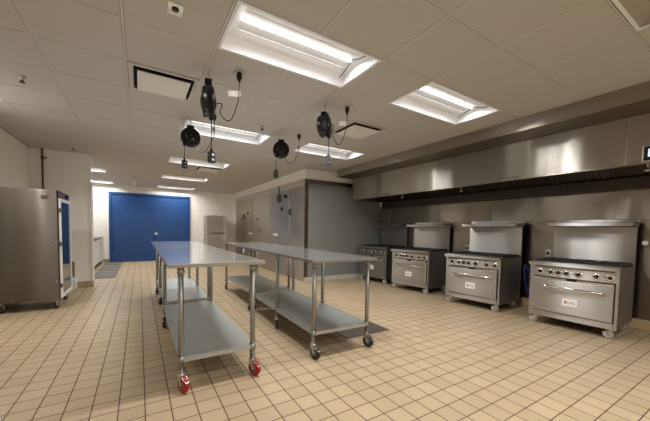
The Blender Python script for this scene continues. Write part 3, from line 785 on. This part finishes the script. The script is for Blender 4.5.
# ------------------------------------------------------------------ counter at the back left
t = thing('prep_counter', (-1.38, 11.05, 0), 'low white-fronted counter with dark top beside the blue doors', 'counter')
m = MB(); m.box(-.325, -1.5, .10, .30, 1.52, .84); m.build('counter_body', M_PANEL, t)
m = MB(); m.box(-.325, -1.52, .84, .34, 1.53, .88, .004); m.build('countertop', M_CTOP, t)
for k in range(3):
    m = MB(); y0 = -1.48+k*1.0; m.box(.30, y0, .13, .318, y0+.98, .82, .003); d = m.build('cabinet_door', M_PANEL, t)
    m = MB(); m.tube([(.318, y0+.1, .62), (.345, y0+.1, .62), (.345, y0+.1, .75), (.318, y0+.1, .75)], .006, 8); m.build('door_pull', M_CHROME, d)
m = MB(); m.box(-.325, -1.48, 0, .26, 1.5, .10); m.build('kick_base', M_SLOT, t)
m = MB(); m.box(-.325, -1.512, .05, .32, -1.5, .83); m.build('end_panel', M_SLOT, t)
for k, (y, lb) in enumerate(((9.5, 'dark towel hanging at the near end of the white counter'),)):
    m = MB(); m.box(-1.058, 9.505-.0, .40, -1.0, 9.518, .80, .003); tag(m.build('hanging_towel', M_BLACK), lb, 'towel')

# ------------------------------------------------------------------ mats
for (a, b_, lb) in ((8.74, 9.95, 'grey floor mat on the left, nearest of the three in front of the counter'), (10.15, 11.45, 'grey floor mat in the middle of the three beside the counter'), (11.68, 12.5, 'grey floor mat farthest back, right by the blue doors')):
    o = MB().box(-.985, a, 0, -.50, b_, .014, .003).build('floor_mat', M_MAT); tag(o, lb, 'mat', 'grey floor mats by the counter')
o = MB().box(1.98, 2.70, 0, 2.64, 3.09, .008, .002).build('floor_mat', M_MATD); tag(o, 'dark brown rubber mat on the tiles beside the right front table', 'mat')

# ------------------------------------------------------------------ sheet pan rack
t = thing('pan_rack', (2.50, 12.24, 0), 'tall aluminium sheet pan rack standing against the back wall', 'rack')
rw, rd, rh = .345, .32, 1.72
for sx in (-1, 1):
    for sy in (-1, 1):
        MB().box(sx*rw-.013, sy*rd-.013, .14, sx*rw+.013, sy*rd+.013, rh, .002).build('upright', M_ALU, t)
m = MB()
for sy in (-1, 1): m.box(-rw, sy*rd-.012, rh-.03, rw, sy*rd+.012, rh, .002); m.box(-rw, sy*rd-.012, .14, rw, sy*rd+.012, .17, .002)
for sx in (-1, 1): m.box(sx*rw-.012, -rd, rh-.03, sx*rw+.012, rd, rh, .002)
m.build('top_frame', M_ALU, t)
m = MB(); m.box(-rw, -rd, rh-.006, rw, rd, rh+.004, .002); m.build('top_panel', M_ALU, t)
zs_ = [.24+.098*k for k in range(15)]
for z in zs_:
    for sx in (-1, 1): 
        m = MB(); xa = sx*(rw-.013); xb = sx*(rw-.055)
        m.box(min(xa, xb), -rd, z, max(xa, xb), rd, z+.004); m.box(min(xa, xa-sx*.003), -rd, z, max(xa, xa-sx*.003), rd, z+.035); m.build('runner', M_ALU, t)
for (sx, sy) in ((-1, -1), (1, -1), (-1, 1), (1, 1)): caster(t, sx*rw, sy*rd, BK, r=.055, top=.14, ang=1.2, off=.02, lock=False)
pan0 = None
for k, z in enumerate(zs_):
    if k in (8,): continue
    if pan0 is None:
        pan0 = bpy.data.objects.new('sheet_pan', None)
        m = MB(); a, b_ = .318, .30
        m.box(-a+.01, -b_+.01, 0, a-.01, b_-.01, .002)
        for s in (-1, 1):
            m.box(-a, s*b_-.003, 0, a, s*b_+.003, .046); m.box(s*a-.003, -b_, 0, s*a+.003, b_, .026)
        m.box(-a, -b_-.006, .040, a, -b_, .047)
        pan0 = m.build('sheet_pan', M_ALU); p = pan0
    else:
        p = pan0.copy(); COL.objects.link(p)
    p.location = (2.50, 12.24, z+.0045)
    tag(p, 'aluminium sheet pan in the rack by the back wall, %s' % ('below the empty slot' if k < 8 else 'above the empty slot'), 'sheet pan', 'sheet pans in the rack below the gap' if k < 8 else 'sheet pans in the rack above the gap')

# ------------------------------------------------------------------ camera, world, view
f_px = 299.77; yaw, pitch, roll = .5549, -.0514, .0184
fw = Vector((math.sin(yaw)*math.cos(pitch), math.cos(yaw)*math.cos(pitch), math.sin(pitch)))
r_ = Vector((math.cos(yaw), -math.sin(yaw), 0)); u_ = r_.cross(fw)
R2 = r_*math.cos(roll)+u_*math.sin(roll); U2 = -r_*math.sin(roll)+u_*math.cos(roll)
cam = bpy.data.cameras.new('camera'); co = bpy.data.objects.new('camera', cam); COL.objects.link(co)
cam.sensor_width = 36; cam.sensor_fit = 'HORIZONTAL'; cam.lens = f_px/650*36; cam.shift_y = (245.97-210.5)/650; cam.clip_start = .05
M4 = Matrix((R2, U2, -fw)).transposed().to_4x4(); M4.translation = (0, 0, 1.2261); co.matrix_world = M4
sc.camera = co
wd = bpy.data.worlds.new('world'); sc.world = wd; wd.use_nodes = True
wd.node_tree.nodes['Background'].inputs['Color'].default_value = (0, 0, 0, 1); wd.node_tree.nodes['Background'].inputs['Strength'].default_value = 0
sc.view_settings.view_transform = 'Standard'; sc.view_settings.look = 'None'; sc.view_settings.gamma = 1; sc.view_settings.use_curve_mapping = False
sc.view_settings.exposure = 0.0
sc.cycles.max_bounces = 10; sc.cycles.diffuse_bounces = 6; sc.cycles.glossy_bounces = 5
sc.cycles.use_denoising = True
sc.cycles.sample_clamp_indirect = 6
